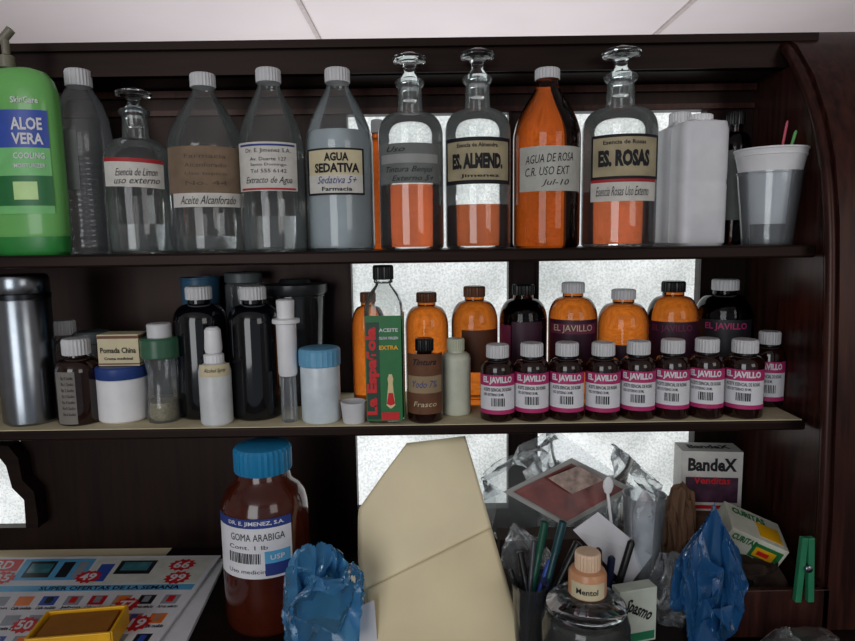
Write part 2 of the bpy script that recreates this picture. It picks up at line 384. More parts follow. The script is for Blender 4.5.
b=stopper_bottle('apothecary_bottle',103,169,88,.075,zs=.52,zn=.70,lipz=.87,liquid=liq_tr,lz=224)
patch(b,106,159,158,187,agedw,tilt=-.05); ctext(b,'Esencia de Limon',134,172,40,7,ink,shear=.4,bold=0); ctext(b,'uso externo',134,181,44,5,ink,shear=.4,bold=0)
patch(b,106,159,158,162,redink,off=.0008,tilt=-.05)
b=pharm('glass_bottle',167,243,74,.08,TOPZ,clear,rn=.28,capr=.33,liq=liq_tr,lz=236)
patch(b,169,237,146,193,brownpaper); patch(b,172,237,193,207,agedw); ctext(b,'Aceite Alcanforado',204,200,56,8,ink,shear=.4,bold=0)
for i in range(4): ctext(b,['Farmacia','Alcanforado','Uso topico','No. 44'][i],203,156+i*9,40,4,M('faded_ink',(96,80,66),.8),bold=0)
b=pharm('glass_bottle',237,303,69,.08,TOPZ,clear,zs=.56,rn=.34,capr=.38,liq=liq_tr,lz=216)
patch(b,239,294,142,191,agedw); patch(b,241,292,144,146,inkb,off=.0009); ctext(b,'Dr. E. Jimenez S.A.',266,151,46,5,ink,bold=0)
for i in range(3): ctext(b,['Av. Duarte 127','Santo Domingo','Tel 555 6142'][i],266,159+i*6,36,3.4,ink,bold=0)
ctext(b,'Extracto de Agua',266,181,48,8,ink,shear=.4,bold=0); patch(b,241,292,188,190,redink,off=.0009)
b=pharm('glass_bottle',304,373,69,.08,TOPZ,clear,rn=.33,capr=.37,liq=liq_cl,lz=128)
patch(b,307,362,148,195,ink); patch(b,309,360,150,193,cream,off=.0009); ctext(b,'AGUA',335,157,24,8,ink,off=.0014,bold=.04); ctext(b,'SEDATIVA',335,168,46,9,ink,off=.0014,bold=.04)
patch(b,309,360,175,193,agedw,off=.0012); ctext(b,'Sedativa 5+',335,180,40,7,inkb,off=.0017,shear=.4,bold=0); ctext(b,'Farmacia',335,189,30,4,ink,off=.0017)
b=pharm('amber_bottle',364,392,120,.17,TOPZ,amber,'round',.72,.86,.4,capw,.45,.1)
b=stopper_bottle('apothecary_bottle',377,443,52,.07,liquid=liq_or,lz=184)
patch(b,379,438,143,183,greylabel); patch(b,381,436,154,163,M('label_dim',(150,152,150),.7),off=.0009); ctext(b,'Tintura Benjui',408,170,50,7,ink,shear=.4,bold=0); ctext(b,'Uso',395,149,20,5,ink,shear=.4,off=.0014,bold=0); ctext(b,'Externo 5+',412,178,44,5,ink,shear=.4,bold=0)
b=stopper_bottle('apothecary_bottle',444,511,48,.08,liquid=liq_am,lz=204)
patch(b,446,509,137,184,ink); patch(b,448,507,141,180,oldlabel,off=.0009); ctext(b,'ES. ALMEND.',477,161,54,15,ink,off=.0014,bold=.06)
ctext(b,'Esencia de Almendra',477,145,42,4,ink,off=.0014); ctext(b,'Jimenez',480,176,40,4,ink,off=.0014)
b=pharm('amber_bottle',513,581,69,.08,TOPZ,amber,zs=.62,rn=.34,capr=.37,caph=.06)
patch(b,521,579,146,191,M('aged_white_label',(180,180,172),.7)); ctext(b,'AGUA DE ROSA',550,158,50,8,ink,shear=.3,rot=.06,bold=0); ctext(b,'C.R. USO EXT',548,171,46,8,ink,shear=.3,rot=.04,bold=0); ctext(b,'Jul-10',556,183,28,7,ink,shear=.3,bold=0)
b=stopper_bottle('apothecary_bottle',583,658,46,.08,liquid=liq_or,lz=190)
patch(b,594,657,134,179,ink); patch(b,596,655,137,176,oldlabel,off=.0009); ctext(b,'ES. ROSAS',626,158,52,16,ink,off=.0014,bold=.06); ctext(b,'Esencia de Rosas',626,142,42,4,ink,off=.0014)
patch(b,594,655,179,201,agedw); patch(b,594,655,179,182,redink,off=.0009); ctext(b,'Esencia Rosas Uso Externo',625,191,54,9,ink,shear=.4,bold=0)
b=place('plastic_jug',657,700,113,.15,TOPZ); R,H=b.R,b.H
lathe('body',[(R*.9,0),(R,.004),(R,H*.8),(R*.9,H*.87),(R*.5,H*.9),(R*.4,H*.93)],whited,b.g,40,sq=5); cap(b,H*.91,H,R*.5,white)
b=place('plastic_jug',674,723,113,.07,TOPZ); R,H=b.R,b.H
lathe('body',[(R*.9,0),(R,.004),(R,H*.45),(R*.985,H*.46),(R*.985,H*.49),(R,H*.5),(R,H*.86),(R*.93,H*.92),(R*.5,H*.94),(R*.44,H*.95)],whited,b.g,40,sq=4.5,ys=.8); cap(b,H*.935,H*.985,R*.5,white)
b=pharm('amber_bottle',718,750,112,.145,TOPZ,amberd,'round',.7,.85,.45,blackp,.55,.1)
patch(b,720,746,150,220,greylabel)
b=place('plastic_cup',733,804,150,.065,TOPZ); R,H=b.R,b.H
def cupprof(r0,r1,h,t=.001): return [(r0*.5,.001),(r0,0),(r1,h),(r1*1.03,h+.001),(r1*1.03,h+.003),(r1-t,h+.003),(r0-t,.002),(r0*.5,.0025)]
lathe('outer_cup',cupprof(R*.66,R*.86,H*.74),clearp,b.g,40)
lathe('white_cup',cupprof(R*.56,R*.9,H*.70),white,b.g,40,off=(0,0,H*.22))
lathe('white_cup_2',cupprof(R*.58,R*.94,H*.62),white,b.g,40,off=(0,0,H*.36))
cylbetween('brush_pink',(R*.1,0,H*.5),(R*.42,0,H*1.3),.0018,pink,b.g); cylbetween('brush_green',(R*.2,0,H*.5),(R*.68,.0,H*1.2),.0022,greenl,b.g)

# ---------------------------------------------------------------- MIDDLE SHELF
b=place('steel_thermos',-2,50,274,.05,MIDZ); R,H=b.R,b.H
lathe('body',[(R*.9,0),(R,.004),(R,H*.83),(R*.97,H*.84)],steel,b.g,48); lathe('ring',[(R*.97,H*.835),(R*1.02,H*.84),(R*1.02,H*.87),(R*.97,H*.875)],steeld,b.g,48)
lathe('cup_lid',[(R*.98,H*.875),(R,H*.88),(R,H*.97),(R*.95,H*.99),(R*.85,H)],steel,b.g,48)
b=pharm('medicine_bottle',54,82,320,.12,MIDZ,clear,'round',.6,.78,.6,capw,.75,.16)
b=pharm('medicine_bottle',58,101,338,.045,MIDZ,brown,'round',.60,.78,.42,capw,.62,.19)
patch(b,60,76,372,424,M('faded_label',(120,116,110),.8)); 
for i in range(7): ctext(b,'Rx '+str(i)+' Sodio',69,378+i*6,12,3,ink,bold=0)
b=place('glass_jar',78,112,331,.13,MIDZ); R,H=b.R,b.H
lathe('body',[(R*.9,0),(R,.004),(R,H*.8),(R*.9,H*.85)],clearp,b.g,40); lathe('lid',[(R,H*.86),(R,H*.98),(R*.9,H)],M('grey_lid',(90,98,100),.4),b.g,40)
b=place('cosmetic_jar',101,149,364,.055,MIDZ); R,H=b.R,b.H
lathe('body',[(R*.9,0),(R,.003),(R,H*.76),(R*.96,H*.78)],white,b.g,48); lathe('lid',[(R,H*.78),(R*1.02,H*.8),(R*1.02,H*.97),(R*.96,H)],M('navy_lid',(40,66,130),.35),b.g,48)
jt=MIDZ+H; pb=P(125,362,.055)
g=empty('medicine_box',(pb.x,.055,jt+.0005)); hh=P(125,333,.055).z-jt
boxm('box',(.058,.035,hh),cream,g,(0,0,hh/2),bev=.0008); boxm('stripe',(.059,.0356,.004),M('brown_print',(110,70,50),.6),g,(0,0,hh-.004)); boxm('stripe_2',(.059,.0356,.002),M('brown_print',(110,70,50),.6),g,(0,0,.003)); flattext(g,'Pomada China',.05,.008,(0,-.0182,hh*.5),ink); flattext(g,'Crema medicinal',.04,.004,(0,-.0182,hh*.24),ink)
b=place('spice_jar',143,181,323,.045,MIDZ); R,H=b.R,b.H
lathe('body',[(R*.8,0),(R*.86,.004),(R*.8,H*.2),(R*.72,H*.35),(R*.72,H*.5),(R*.85,H*.62),(R*.9,H*.66)],clearp,b.g,40)
lathe('green_collar',[(R*.95,H*.655),(R,H*.67),(R,H*.84),(R*.92,H*.86)],M('translucent_green',(56,98,74),.3),b.g,40,angle=25)
lathe('cap',[(R*.62,H*.86),(R*.62,H*.99),(R*.55,H)],capw,b.g,40)
lathe('dried_herbs',[(R*.6,.002),(R*.76,H*.05),(R*.7,H*.2)],M('herbs',(150,140,110),.9,var=.3,scale=300),b.g,24)
for (a,c,t,yy) in ((175,227,286,.075),(229,281,286,.065)):
    b=pharm('black_bottle',a,c,t,yy,MIDZ,black,'round',.72,.87,.42,capw,.5,.10)
b=place('spray_bottle',199,231,327,.025,MIDZ); R,H=b.R,b.H
lathe('body',[(R*.9,0),(R,.003),(R,H*.55),(R*.93,H*.6),(R*.6,H*.64),(R*.5,H*.66)],M('milky_plastic',(205,208,208),.35),b.g,40)
lathe('collar',[(R*.62,H*.64),(R*.62,H*.72),(R*.4,H*.74)],white,b.g,36,ridge=.05)
lathe('nozzle_head',[(R*.5,H*.74),(R*.55,H*.78),(R*.5,H*.97),(R*.35,H)],white,b.g,30)
patch(b,201,229,365,377,cream); ctext(b,'Alcohol Spray',215,371,22,5,ink,shear=.3,bold=0)
b=place('blue_cup',184,222,279,.155,MIDZ); lathe('cup',cupprof(b.R*.7,b.R,b.H),M('dusty_blue',(50,94,124),.4),b.g,36)
b=place('glass_jar',227,264,272,.155,MIDZ); R,H=b.R,b.H
lathe('body',[(R*.9,0),(R,.004),(R,H*.9),(R*.9,H*.92)],clearp,b.g,36); lathe('lid',[(R,H*.925),(R,H*.99),(R*.9,H)],M('grey_lid',(110,118,120),.4),b.g,36)
b=place('plastic_pitcher',264,330,279,.145,MIDZ); R,H=b.R,b.H
lathe('body',cupprof(R*.7,R*.88,H*.86),TG('smoky_plastic',(.45,.47,.5),extra=.08,body=(.15,.16,.18)),b.g,40)
lathe('lid',[(R*.92,H*.88),(R*.96,H*.9),(R*.96,H*.96),(R*.5,H*.97),(R*.45,H)],M('smoky_lid',(40,42,46),.3),b.g,40)
b=place('douche_applicator',273,301,299,.03,MIDZ); R,H=b.R,b.H
lathe('base_tube',[(R*.55,0),(R*.6,.003),(R*.55,H*.35),(R*.6,H*.56)],clearp,b.g,30)
lathe('white_tube',[(R*.6,H*.38),(R*.68,H*.4),(R*.72,H*.8),(R*.98,H*.81),(R*.98,H*.84),(R*.6,H*.85),(R*.65,H*.99),(R*.5,H)],white,b.g,30)
b=place('pill_jar',300,342,347,.035,MIDZ); R,H=b.R,b.H
lathe('body',[(R*.88,0),(R*.94,.003),(R*.94,H*.74),(R*.9,H*.77)],M('milky_plastic2',(205,216,222),.3),b.g,40)
cap(b,H*.76,H,R,M('pale_blue_lid',(100,160,195),.4),ridge=.03)
b=place('measuring_cap',342,368,401,.02,MIDZ); lathe('cap',[(b.R*.8,0),(b.R*.85,.001),(b.R,b.H*.97),(b.R*.94,b.H),(b.R*.75,.003),(b.R*.3,.003)],capw,b.g,36)
b=place('oil_bottle',363,405,265,.035,MIDZ); R,H=b.R,b.H
lathe('body',[(R*.85,0),(R*.92,.003),(R*.92,H*.70),(R*.88,H*.76),(R*.7,H*.82),(R*.4,H*.87),(R*.3,H*.9)],clear,b.g,40,sq=5)
lathe('oil',[(R*.82,.004),(R*.87,.006),(R*.87,H*.6)],M('olive_oil',(120,130,50),.05,trans=.8,ior=1.2),b.g,40,sq=5)
lathe('neck_ring',[(R*.4,H*.885),(R*.46,H*.89),(R*.46,H*.91),(R*.3,H*.92)],clear,b.g,30); cap(b,H*.91,H,R*.5,blackp)
boxm('label',(R*1.7,.0008,H*.67),greend,b.g,(0,-R*.925,H*.355)); boxm('label_side',(.0008,R*1.6,H*.67),greend,b.g,(R*.925,0,H*.355))
boxm('red_band',(R*.62,.0008,H*.62),M('dark_green_print',(18,60,40),.4),b.g,(-R*.5,-R*.925-.0006,H*.34))
flattext(b.g,'La Española',H*.56,R*.62,(-R*.52,-R*.925-.0016,H*.34),red,rot=math.pi/2,bold=.05)
flattext(b.g,'ACEITE',R*.9,.005,(R*.25,-R*.925-.0012,H*.6),paper); flattext(b.g,'OLIVA VIRGEN',R*.9,.004,(R*.25,-R*.925-.0012,H*.55),paper); flattext(b.g,'EXTRA',R*.9,.006,(R*.25,-R*.925-.0012,H*.49),yellow,bold=.04)
lathe('label_motif',[(.001,H*.1),(.006,H*.12),(.0035,H*.24),(.003,H*.26),(.004,H*.29),(.002,H*.32)],M('motif_cream',(220,200,150),.5),b.g,16,ys=.05,off=(R*.3,-R*.925-.0008,0))
lathe('label_motif_skirt',[(.001,H*.12),(.0055,H*.13),(.003,H*.2)],red,b.g,16,ys=.05,off=(R*.3,-R*.925-.0014,0))
boxm('label_red',(R*.85,.0006,H*.05),red,b.g,(R*.28,-R*.925-.001,H*.05))
b=pharm('medicine_bottle',407,443,338,.03,MIDZ,brown,'round',.68,.82,.45,blackp,.52,.15)
patch(b,408,442,354,414,M('aged_amber_label',(104,66,44),.7,var=.25)); ctext(b,'Tintura',425,362,24,6,ink,shear=.4); patch(b,409,441,376,393,M('dull_label',(150,130,100),.8),off=.0009); ctext(b,'Yodo 7%',425,384,26,7,inkb,off=.0013,shear=.3,bold=0); ctext(b,'Frasco',425,404,24,5,cream,shear=.2,bold=0)
b=pharm('lotion_flask',441,471,338,.06,MIDZ,M('ivory_plastic',(196,198,180),.4),'round',.72,.82,.55,M('ivory_cap',(186,190,166),.4),.6,.16)
def amb(xl,xr,top,capm,mat=amber2,caph=.09,Y=.13,zs=.68):
    return pharm('amber_bottle',xl,xr,top,Y,MIDZ,mat,'round',zs,.88,.42,capm,.47,caph)
browncap=M('brown_cap',(96,54,28),.4)
amb(352,386,292,browncap); amb(405,449,292,browncap); 
b=amb(451,498,286,browncap); patch(b,462,497,330,372,M('brown_label',(80,40,16),.6))
b=amb(499,547,284,blackp,amber); patch(b,512,541,322,372,purple); patch(b,500,511,326,372,M('dim_magenta',(110,36,66),.5))
b=amb(548,597,282,capw); patch(b,550,596,320,372,purple); patch(b,552,594,324,334,M('dim_magenta',(110,36,66),.5),off=.0009); ctext(b,'EL JAVILLO',573,329,40,8,cream,off=.0014,bold=0)
b=amb(597,648,289,capw,zs=.66); patch(b,600,645,345,385,purple)
b=amb(647,697,281,blackp); patch(b,648,696,322,372,purple); ctext(b,'EL JAVILLO',672,329,40,8,M('dim_magenta',(110,36,66),.5),off=.0014)
b=amb(696,751,279,capw,amberd); patch(b,700,748,320,372,blackprint); ctext(b,'EL JAVILLO',726,327,40,8,magenta,off=.0014)
row=[(480,515,344),(514,549,342.5),(549,584,342),(585,620,342),(620,655,340.5),(654,689,339),(688,723,338),(724,762,339)]
def javillo(xl,xr,t,Y):
    b=place('essential_oil_bottle',xl,xr,t,Y,MIDZ); R,H=b.R,b.H
    p=body_prof(R,H,.66,.80,.5,'round'); lathe('body',p+[(R*.5,H*.84)],brown,b.g,40)
    lathe('neck_band',[(R*.56,H*.79),(R*.6,H*.8),(R*.6,H*.83),(R*.5,H*.835)],blackp,b.g,36)
    cap(b,H*.83,H,R*.66,capw)
    w=xr-xl; m=(xl+xr)/2; y=t+31
    patch(b,xl+1,xr-1,y,y+39,paper); patch(b,xl+1,xr-1,y,y+11,magenta,off=.0009); ctext(b,'EL JAVILLO',m,y+5.5,w-4,8,paper,off=.0014,bold=.05)
    patch(b,xl+1,xr-1,y+35,y+39,magenta,off=.0009)
    ctext(b,'ACEITE ESENCIAL DE ROSAS',m,y+14.5,w-5,3.4,ink); ctext(b,'USO EXTERNO 30 ML',m-4,y+19.5,w-14,2.8,ink)
    bars(b,m-6,m+7,y+23,y+31,ink)
for r in row: javillo(*r,.03)
javillo(752,783,331,.085)

# ---------------------------------------------------------------- TABLE
b=place('gum_arabic_jar',221,308,444,0,TABZ); R,H=b.R,b.H
lathe('body',[(R*.8,.004),(R*.92,0),(R,.008),(R,H*.2),(R,H*.64),(R*.985,H*.68),(R*.93,H*.73),(R*.8,H*.78),(R*.64,H*.81),(R*.6,H*.86)],gum,b.g,56,angle=60)
cap(b,H*.86,H,R*.66,blue,ridge=.03,seg=64)
patch(b,222,288,518,577,paper); patch(b,222,288,518,527,inkb,off=.0009); ctext(b,'DR. E. JIMENEZ, S.A.',254,522.5,56,5,paper,off=.0014); ctext(b,'GOMA ARABIGA',255,536,54,7,ink,bold=0)
ctext(b,'Cont. 1 lb',246,546,40,4,ink,bold=0); bars(b,230,258,552,562,ink); ctext(b,'Uso medicinal',246,570,44,4,ink,bold=0); patch(b,262,286,550,574,bluel,off=.0009); patch(b,262,286,562,574,inkb,off=.0013); ctext(b,'USP',274,556,14,5,paper,off=.0016)
slab('manila_folder',[G(-20,541,TABZ+.0008),G(178,541,TABZ+.0008),G(160,562,TABZ+.0008),G(-20,566,TABZ+.0008)],manila,t=.0006,nrm=Vector((0,0,-1)))
def bil(q,u,v): return (q[0]*(1-u)+q[1]*u)*(1-v)+(q[3]*(1-u)+q[2]*u)*v
zt=TABZ+.002
def mag(q,z,t,name):
    q=[Vector((p.x,p.y,0)) for p in q]; g=empty(name,(0,0,z)); slab('pages',q,paper,t=t,parent=g,nrm=Vector((0,0,1)))
    return g,q
def blk(g,q,u0,u1,v0,v1,mat,z): return slab('print',[bil(q,u0,v0)+Vector((0,0,z)),bil(q,u1,v0)+Vector((0,0,z)),bil(q,u1,v1)+Vector((0,0,z)),bil(q,u0,v1)+Vector((0,0,z))],mat,t=.0001,parent=g,nrm=Vector((0,0,1)))
def tq(g,q,s,u0,u1,v0,v1,mat,z):
    vs_,fs_=textdata(s,0,.03); out=[]
    for x,y in vs_:
        p=bil(q,u0+(x+.5)*(u1-u0),v0+(.5-y)*(v1-v0)); out.append((p.x,p.y,z))
    mkobj('print_text',out,fs_,mat,g,smooth=False)
def star(g,q,u,v,r,rv,mat,z):
    pts=[]
    for i in range(24):
        a=i/24*2*math.pi; k=1 if i%2 else .78
        p=bil(q,u+math.cos(a)*r*k,v+math.sin(a)*rv*k); pts.append(p+Vector((0,0,z)))
    slab('starburst',pts,mat,t=.0001,parent=g,nrm=Vector((0,0,1)))
qa=[G(-60,572,zt),G(226,562,zt),G(165,690,zt),G(-120,690,zt)]
g,q=mag(qa,zt,.006,'newspaper_stack')
zq=zt+.0085
qb=[G(-5,559,zq),G(221,557,zq),G(146,660,zq),G(-80,665,zq)]
g,q=mag(qb,zq,.003,'supermarket_flyer'); Z=.0031
pgrey=M('print_grey',(150,155,165),.5); pcream=M('print_cream',(214,216,206),.6); screen=M('screen_teal',(60,120,130),.3,var=.5,scale=60)
blk(g,q,.0,.14,.03,.17,red,Z); tq(g,q,'RD',.03,.11,.05,.15,paper,Z+.0003)
blk(g,q,.15,.46,.03,.28,bluel,Z); blk(g,q,.18,.3,.06,.25,blackprint,Z+.0002); blk(g,q,.19,.29,.09,.2,screen,Z+.0004); blk(g,q,.33,.38,.07,.25,blackprint,Z+.0002); blk(g,q,.40,.44,.07,.25,pgrey,Z+.0002)
blk(g,q,.47,.98,.03,.33,pcream,Z); blk(g,q,.58,.74,.06,.22,blackprint,Z+.0002); blk(g,q,.6,.72,.08,.18,screen,Z+.0004); blk(g,q,.5,.56,.1,.3,bluep,Z+.0002)
for (u,v,s) in ((.86,.12,'66'),(.88,.27,'99'),(.48,.25,'49'),(.1,.25,'35'),(.74,.55,'77'),(.35,.72,'50'),(.08,.6,'25'),(.85,.72,'19')):
    star(g,q,u,v,.06,.075,red,Z+.0005); tq(g,q,s,u-.035,u+.035,v-.04,v+.04,paper,Z+.0008)
blk(g,q,0,.98,.34,.40,bluel,Z); tq(g,q,'SUPER OFERTAS DE LA SEMANA',.3,.92,.35,.39,ink,Z+.0002)
pal=[blackprint,bluel,pgrey,bluep,orange,pgrey,red,M('print_skin',(190,140,110),.5,var=.3)]
rr=random.Random(2)
for j in range(3):
    for i in range(9):
        u=.02+i*.108; v=.44+j*.18
        m=rr.choice(pal); blk(g,q,u,u+.07,v+.01,v+.1,m,Z)
        blk(g,q,u+.02,u+.05,v+.02,v+.08,rr.choice(pal),Z+.0002)
        tq(g,q,rr.choice(['Televisor LED','Aceite 2 lts','Telefono','Arroz selecto','Cafe molido','Jabon']),u,u+.09,v+.11,v+.14,ink,Z+.0002)
p=G(80,640,zq+.004)
g=empty('yellow_tray',(p.x,p.y,zq+.0042))
w=.1; boxm('bottom',(w,.06,.003),yellow,g,(0,0,.0015))
for i,(d,l) in enumerate((((w,.004,.026),(0,-.03,.013)),((w,.004,.026),(0,.03,.013)),((.004,.06,.026),(-w/2,0,.013)),((.004,.06,.026),(w/2,0,.013)))): boxm('side_%d'%i,d,yellow,g,l,bev=.001)
boxm('contents',(w*.85,.05,.02),M('tan_contents',(150,95,30),.6),g,(0,0,.013)); g.rotation_euler=(0,0,.12)

# crumpled bags: a wavy sheet folded by successive reflections (sharp film creases)
def crumple(name,c,rad,mat,seed,span=1.9,n=110,planes=46,dmin=.5,flatz=None,wave=.45,parent=None,angle=22,pinch=0):
    rs=np.random.RandomState(seed)
    u=np.linspace(-span,span,n); U,V=np.meshgrid(u,u)
    W=np.zeros_like(U)
    for k in range(7):
        a=rs.uniform(0,2*np.pi); f=rs.uniform(1,5); W+=wave/(f**.8)*np.abs(np.sin(f*(U*np.cos(a)+V*np.sin(a))+rs.uniform(0,6)))
    p=np.stack([U,W-W.mean(),V],-1).reshape(-1,3)
    q,_=np.linalg.qr(rs.normal(size=(3,3))*.25+np.eye(3)); p=p@q
    for ps in range(2):
        for k in range(planes):
            m=rs.normal(size=3); m/=np.linalg.norm(m); d=rs.uniform(dmin,1.0) if ps==0 else rs.uniform(.85,1.05)
            s=p@m-d; k_=s>0; p[k_]-=2*np.outer(s[k_],m)
    lo_=np.percentile(p,.5,axis=0); hi_=np.percentile(p,99.5,axis=0)
    p=(p-(lo_+hi_)/2)/((hi_-lo_)/2); p=np.clip(p,-1.08,1.08)
    if pinch:
        h=(p[:,2]+1)/2; s=1-pinch*np.clip(h,0,1)**1.5; p[:,0]*=s; p[:,1]*=s
    p=p*np.array(rad)
    if flatz is not None:
        lo=flatz-c[2]; z=p[:,2]; p[:,2]=np.where(z<lo,lo+(lo-z)*.15,z)
    idx=np.arange(n*n).reshape(n,n)
    fs=[(int(idx[i,j]),int(idx[i+1,j]),int(idx[i+1,j+1]),int(idx[i,j+1])) for i in range(n-1) for j in range(n-1)]
    o=mkobj(name,p.tolist(),fs,mat,parent,angle=angle); o.location=c; return o
bluebag=TG('blue_bag_film',(.48,.75,.9),rough=.15,extra=.42,body=lin((100,175,220)),transl=.4,dark=.6,bs=.3)
bluebag2=TG('blue_bag_film_dark',(.32,.56,.78),rough=.15,extra=.52,body=lin((50,118,176)),transl=.35,dark=.6,bs=.3)
T=TABZ+.001
p=P(325,590,-.1)
crumple('blue_plastic_bag',(p.x,-.108,T+.076),(.056,.034,.078),bluebag,3,flatz=T,pinch=.3)
p=P(704,580,-.08)
crumple('blue_plastic_bag',(p.x,-.095,T+.09),(.052,.032,.098),bluebag2,9,flatz=T,pinch=.55)
def lerp_poly(pl,v):
    k=v*(len(pl)-1); i=min(int(k),len(pl)-2); t=k-i; return (pl[i][0]*(1-t)+pl[i+1][0]*t,pl[i][1]*(1-t)+pl[i+1][1]*t)
def sheet(name,left,right,mat,dy=0,bulge=.012,n=28,t=.0012):
    vs=[];fs=[]
    for j in range(n+1):
        a=lerp_poly(left,j/n); c=lerp_poly(right,j/n)
        for i in range(n+1):
            u=i/n; px=a[0]*(1-u)+c[0]*u; py=a[1]*(1-u)+c[1]*u
            tt=(645-py)/(645-436); y=-.068+tt*.10+dy-bulge*math.sin(math.pi*u)*(.4+.6*math.sin(math.pi*min(1,max(0,tt))))+.003*math.sin(9*tt+4*u)
            vs.append(P(px,py,y))
    for j in range(n):
        for i in range(n): k=j*(n+1)+i; fs.append((k,k+1,k+n+2,k+n+1))
    o=mkobj(name,vs,fs,mat,angle=180); s=o.modifiers.new('thickness','SOLIDIFY'); s.thickness=t; s.offset=0; return o
sheet('manila_envelope',[(407,443),(382,476),(358,510),(358,560),(364,600),(373,643)],[(465,436),(478,480),(491,526),(502,565),(513,603),(525,643)],manila)
sheet('manila_envelope',[(366,590),(368,605),(370,622),(374,644)],[(491,528),(502,565),(513,603),(525,644)],manilad,dy=-.005)
slab('paper_slip',[P(346,612,-.07),P(374,600,-.07),P(378,648,-.072),P(344,650,-.072)],paper,t=.0005)

# pile right
crumple('clear_plastic_bag',(P(560,500,.12).x,.13,T+.105),(.118,.045,.108),film,11,span=1.45,planes=26,dmin=.6,flatz=T,wave=.3)
crumple('clear_plastic_bag',(P(636,480,.12).x,.13,T+.095),(.05,.045,.1),film,15,span=1.45,planes=26,dmin=.6,flatz=T,wave=.3)
g=empty('photo_brochure',(0,0,0))
def inset(pts,k,dy):
    cxm=sum(p[0] for p in pts)/4; cym=sum(p[1] for p in pts)/4
    return [P(cxm+(a-cxm)*k,cym+(c-cym)*k,y-dy) for a,c,y in pts]
bq=[(503,492,.03),(572,458,.05),(634,489,.045),(566,527,.02)]
slab('card',[P(*q_) for q_ in bq],M('brochure_pale',(150,150,146),.4),t=.002,parent=g)
slab('picture',inset(bq,.84,.003),photo,t=.0005,parent=g)
pp=[(548,478,.026),(578,466,.032),(604,480,.030),(572,494,.026)]
slab('picture_detail',[P(a,c,y) for a,c,y in pp],M('temple_cream',(150,130,120),.5,var=.5,scale=90),t=.0004,parent=g)
def cbox(name,px0,px1,pyt,Y,zb,dep,mat,rot=0):
    a=P(px0,pyt,Y);c=P(px1,pyt,Y); h=a.z-zb; g=empty(name,((a.x+c.x)/2,Y+dep/2,zb)); g.rotation_euler=(0,0,rot)
    boxm('carton',(c.x-a.x,dep,h),mat,g,(0,0,h/2),bev=.0008); return g,(c.x-a.x),h,dep
cbox('cardboard_box',500,640,540,.035,T,.04,M('dark_cardboard',(58,40,32),.85,var=.2))
g,w,h,d=cbox('cardboard_box',680,748,516,.09,T,.08,card)
bz=T+h
g,w,h,d=cbox('bandage_box',685,744,452,.105,bz+.0005,.045,M('bandage_box_white',(206,204,198),.6),-.1)
flattext(g,'BandeX',w*.8,h*.22,(0,-d/2-.0008,h*.78),ink,bold=.04); boxm('panel',(w*.86,.0006,h*.42),M('bandage_print',(70,40,60),.5,var=.5,scale=60),g,(0,-d/2-.0003,h*.36)); flattext(g,'Venditas',w*.6,h*.12,(0,-d/2-.001,h*.52),red)
flattext(g,'BandeX',w*.7,d*.4,(0,0,h+.0006),ink,plane='xy',bold=.04)
boxm('red_strip',(w*.9,.0007,h*.06),red,g,(0,-d/2-.0004,h*.07))
crumple('brown_paper_bag',(P(680,520,.055).x,.058,T+.078),(.03,.02,.08),M('brown_bag_paper',(104,76,56),.8,var=.12),23,span=1.6,planes=34,dmin=.6,flatz=T,pinch=.2)
g,w,h,d=cbox('cardboard_box',716,775,566,.0,T,.06,card)
b2=T+h
g=empty('medicine_box',(P(746,560,.02).x,.03,b2+.013)); w,h,d=.082,.034,.062
g.rotation_euler=(.25,.40,-.15); g.location.z+=.006
boxm('carton',(w,d,h),M('pale_box',(200,202,186),.6),g,(0,0,h/2),bev=.0008)
flattext(g,'CURITAS',w*.42,h*.3,(-w*.22,-d/2-.0006,h*.7),greend,bold=.04); boxm('panel',(w*.5,.0006,h*.7),greend,g,(w*.2,-d/2-.0003,h*.45)); boxm('panel_y',(w*.35,.0006,h*.45),yellow,g,(w*.18,-d/2-.0007,h*.42)); boxm('panel_r',(w*.2,.0006,h*.2),red,g,(w*.16,-d/2-.001,h*.4))
boxm('top_panel',(w*.4,d*.5,.0006),yellow,g,(w*.22,-d*.1,h+.0004)); flattext(g,'CURITAS',w*.6,d*.22,(-w*.1,d*.25,h+.001),greend,plane='xy',bold=.04)
b=place('glass_tumbler',622,664,496,.0,T); lathe('cup',cupprof(b.R*.75,b.R,b.H,.0015),clearp,b.g,36)
crumple('tissue_ball',(0,0,b.H*.74),(b.R*.74,b.R*.74,b.H*.28),paper,21,n=60,planes=34,parent=b.g)
g=empty('plastic_spoon',P(612,530,.0)); a=P(606,478,.0)-g.location
cylbetween('handle',(0,0,0),a*.7,.0022,white,g); o=lathe('bowl',[(.001,0),(.005,.004),(.0075,.012),(.0065,.02),(.002,.026)],white,g,20,ys=.35); o.location=a*.68; 
b=place('glass_jar',541,629,590,-.125,T); R,H=b.R,b.H
lathe('body',[(R*.8,.003),(R*.95,0),(R,.006),(R,H*.62),(R*.93,H*.72),(R*.8,H*.76)],clear,b.g,48)
lathe('glass_lid',[(R*.82,H*.77),(R*.9,H*.79),(R*.9,H*.84),(R*.7,H*.93),(R*.5,H*.96)],thick,b.g,48)
lathe('contents',[(R*.85,.006),(R*.9,.01),(R*.9,H*.45)],M('dark_herbs',(44,42,34),.9,var=.6,scale=200),b.g,30)
zz=T+H*.965
b=place('medicine_bottle',568,606,551,-.125,zz); R,H=b.R,b.H
lathe('body',[(R*.9,0),(R,.002),(R,H*.5),(R*.9,H*.58),(R*.65,H*.62)],peach,b.g,40); cap(b,H*.6,H,R*.68,M('pale_orange_cap',(225,195,165),.45)); patch(b,572,603,584,600,cream); ctext(b,'Mentol',587,592,22,6,ink)
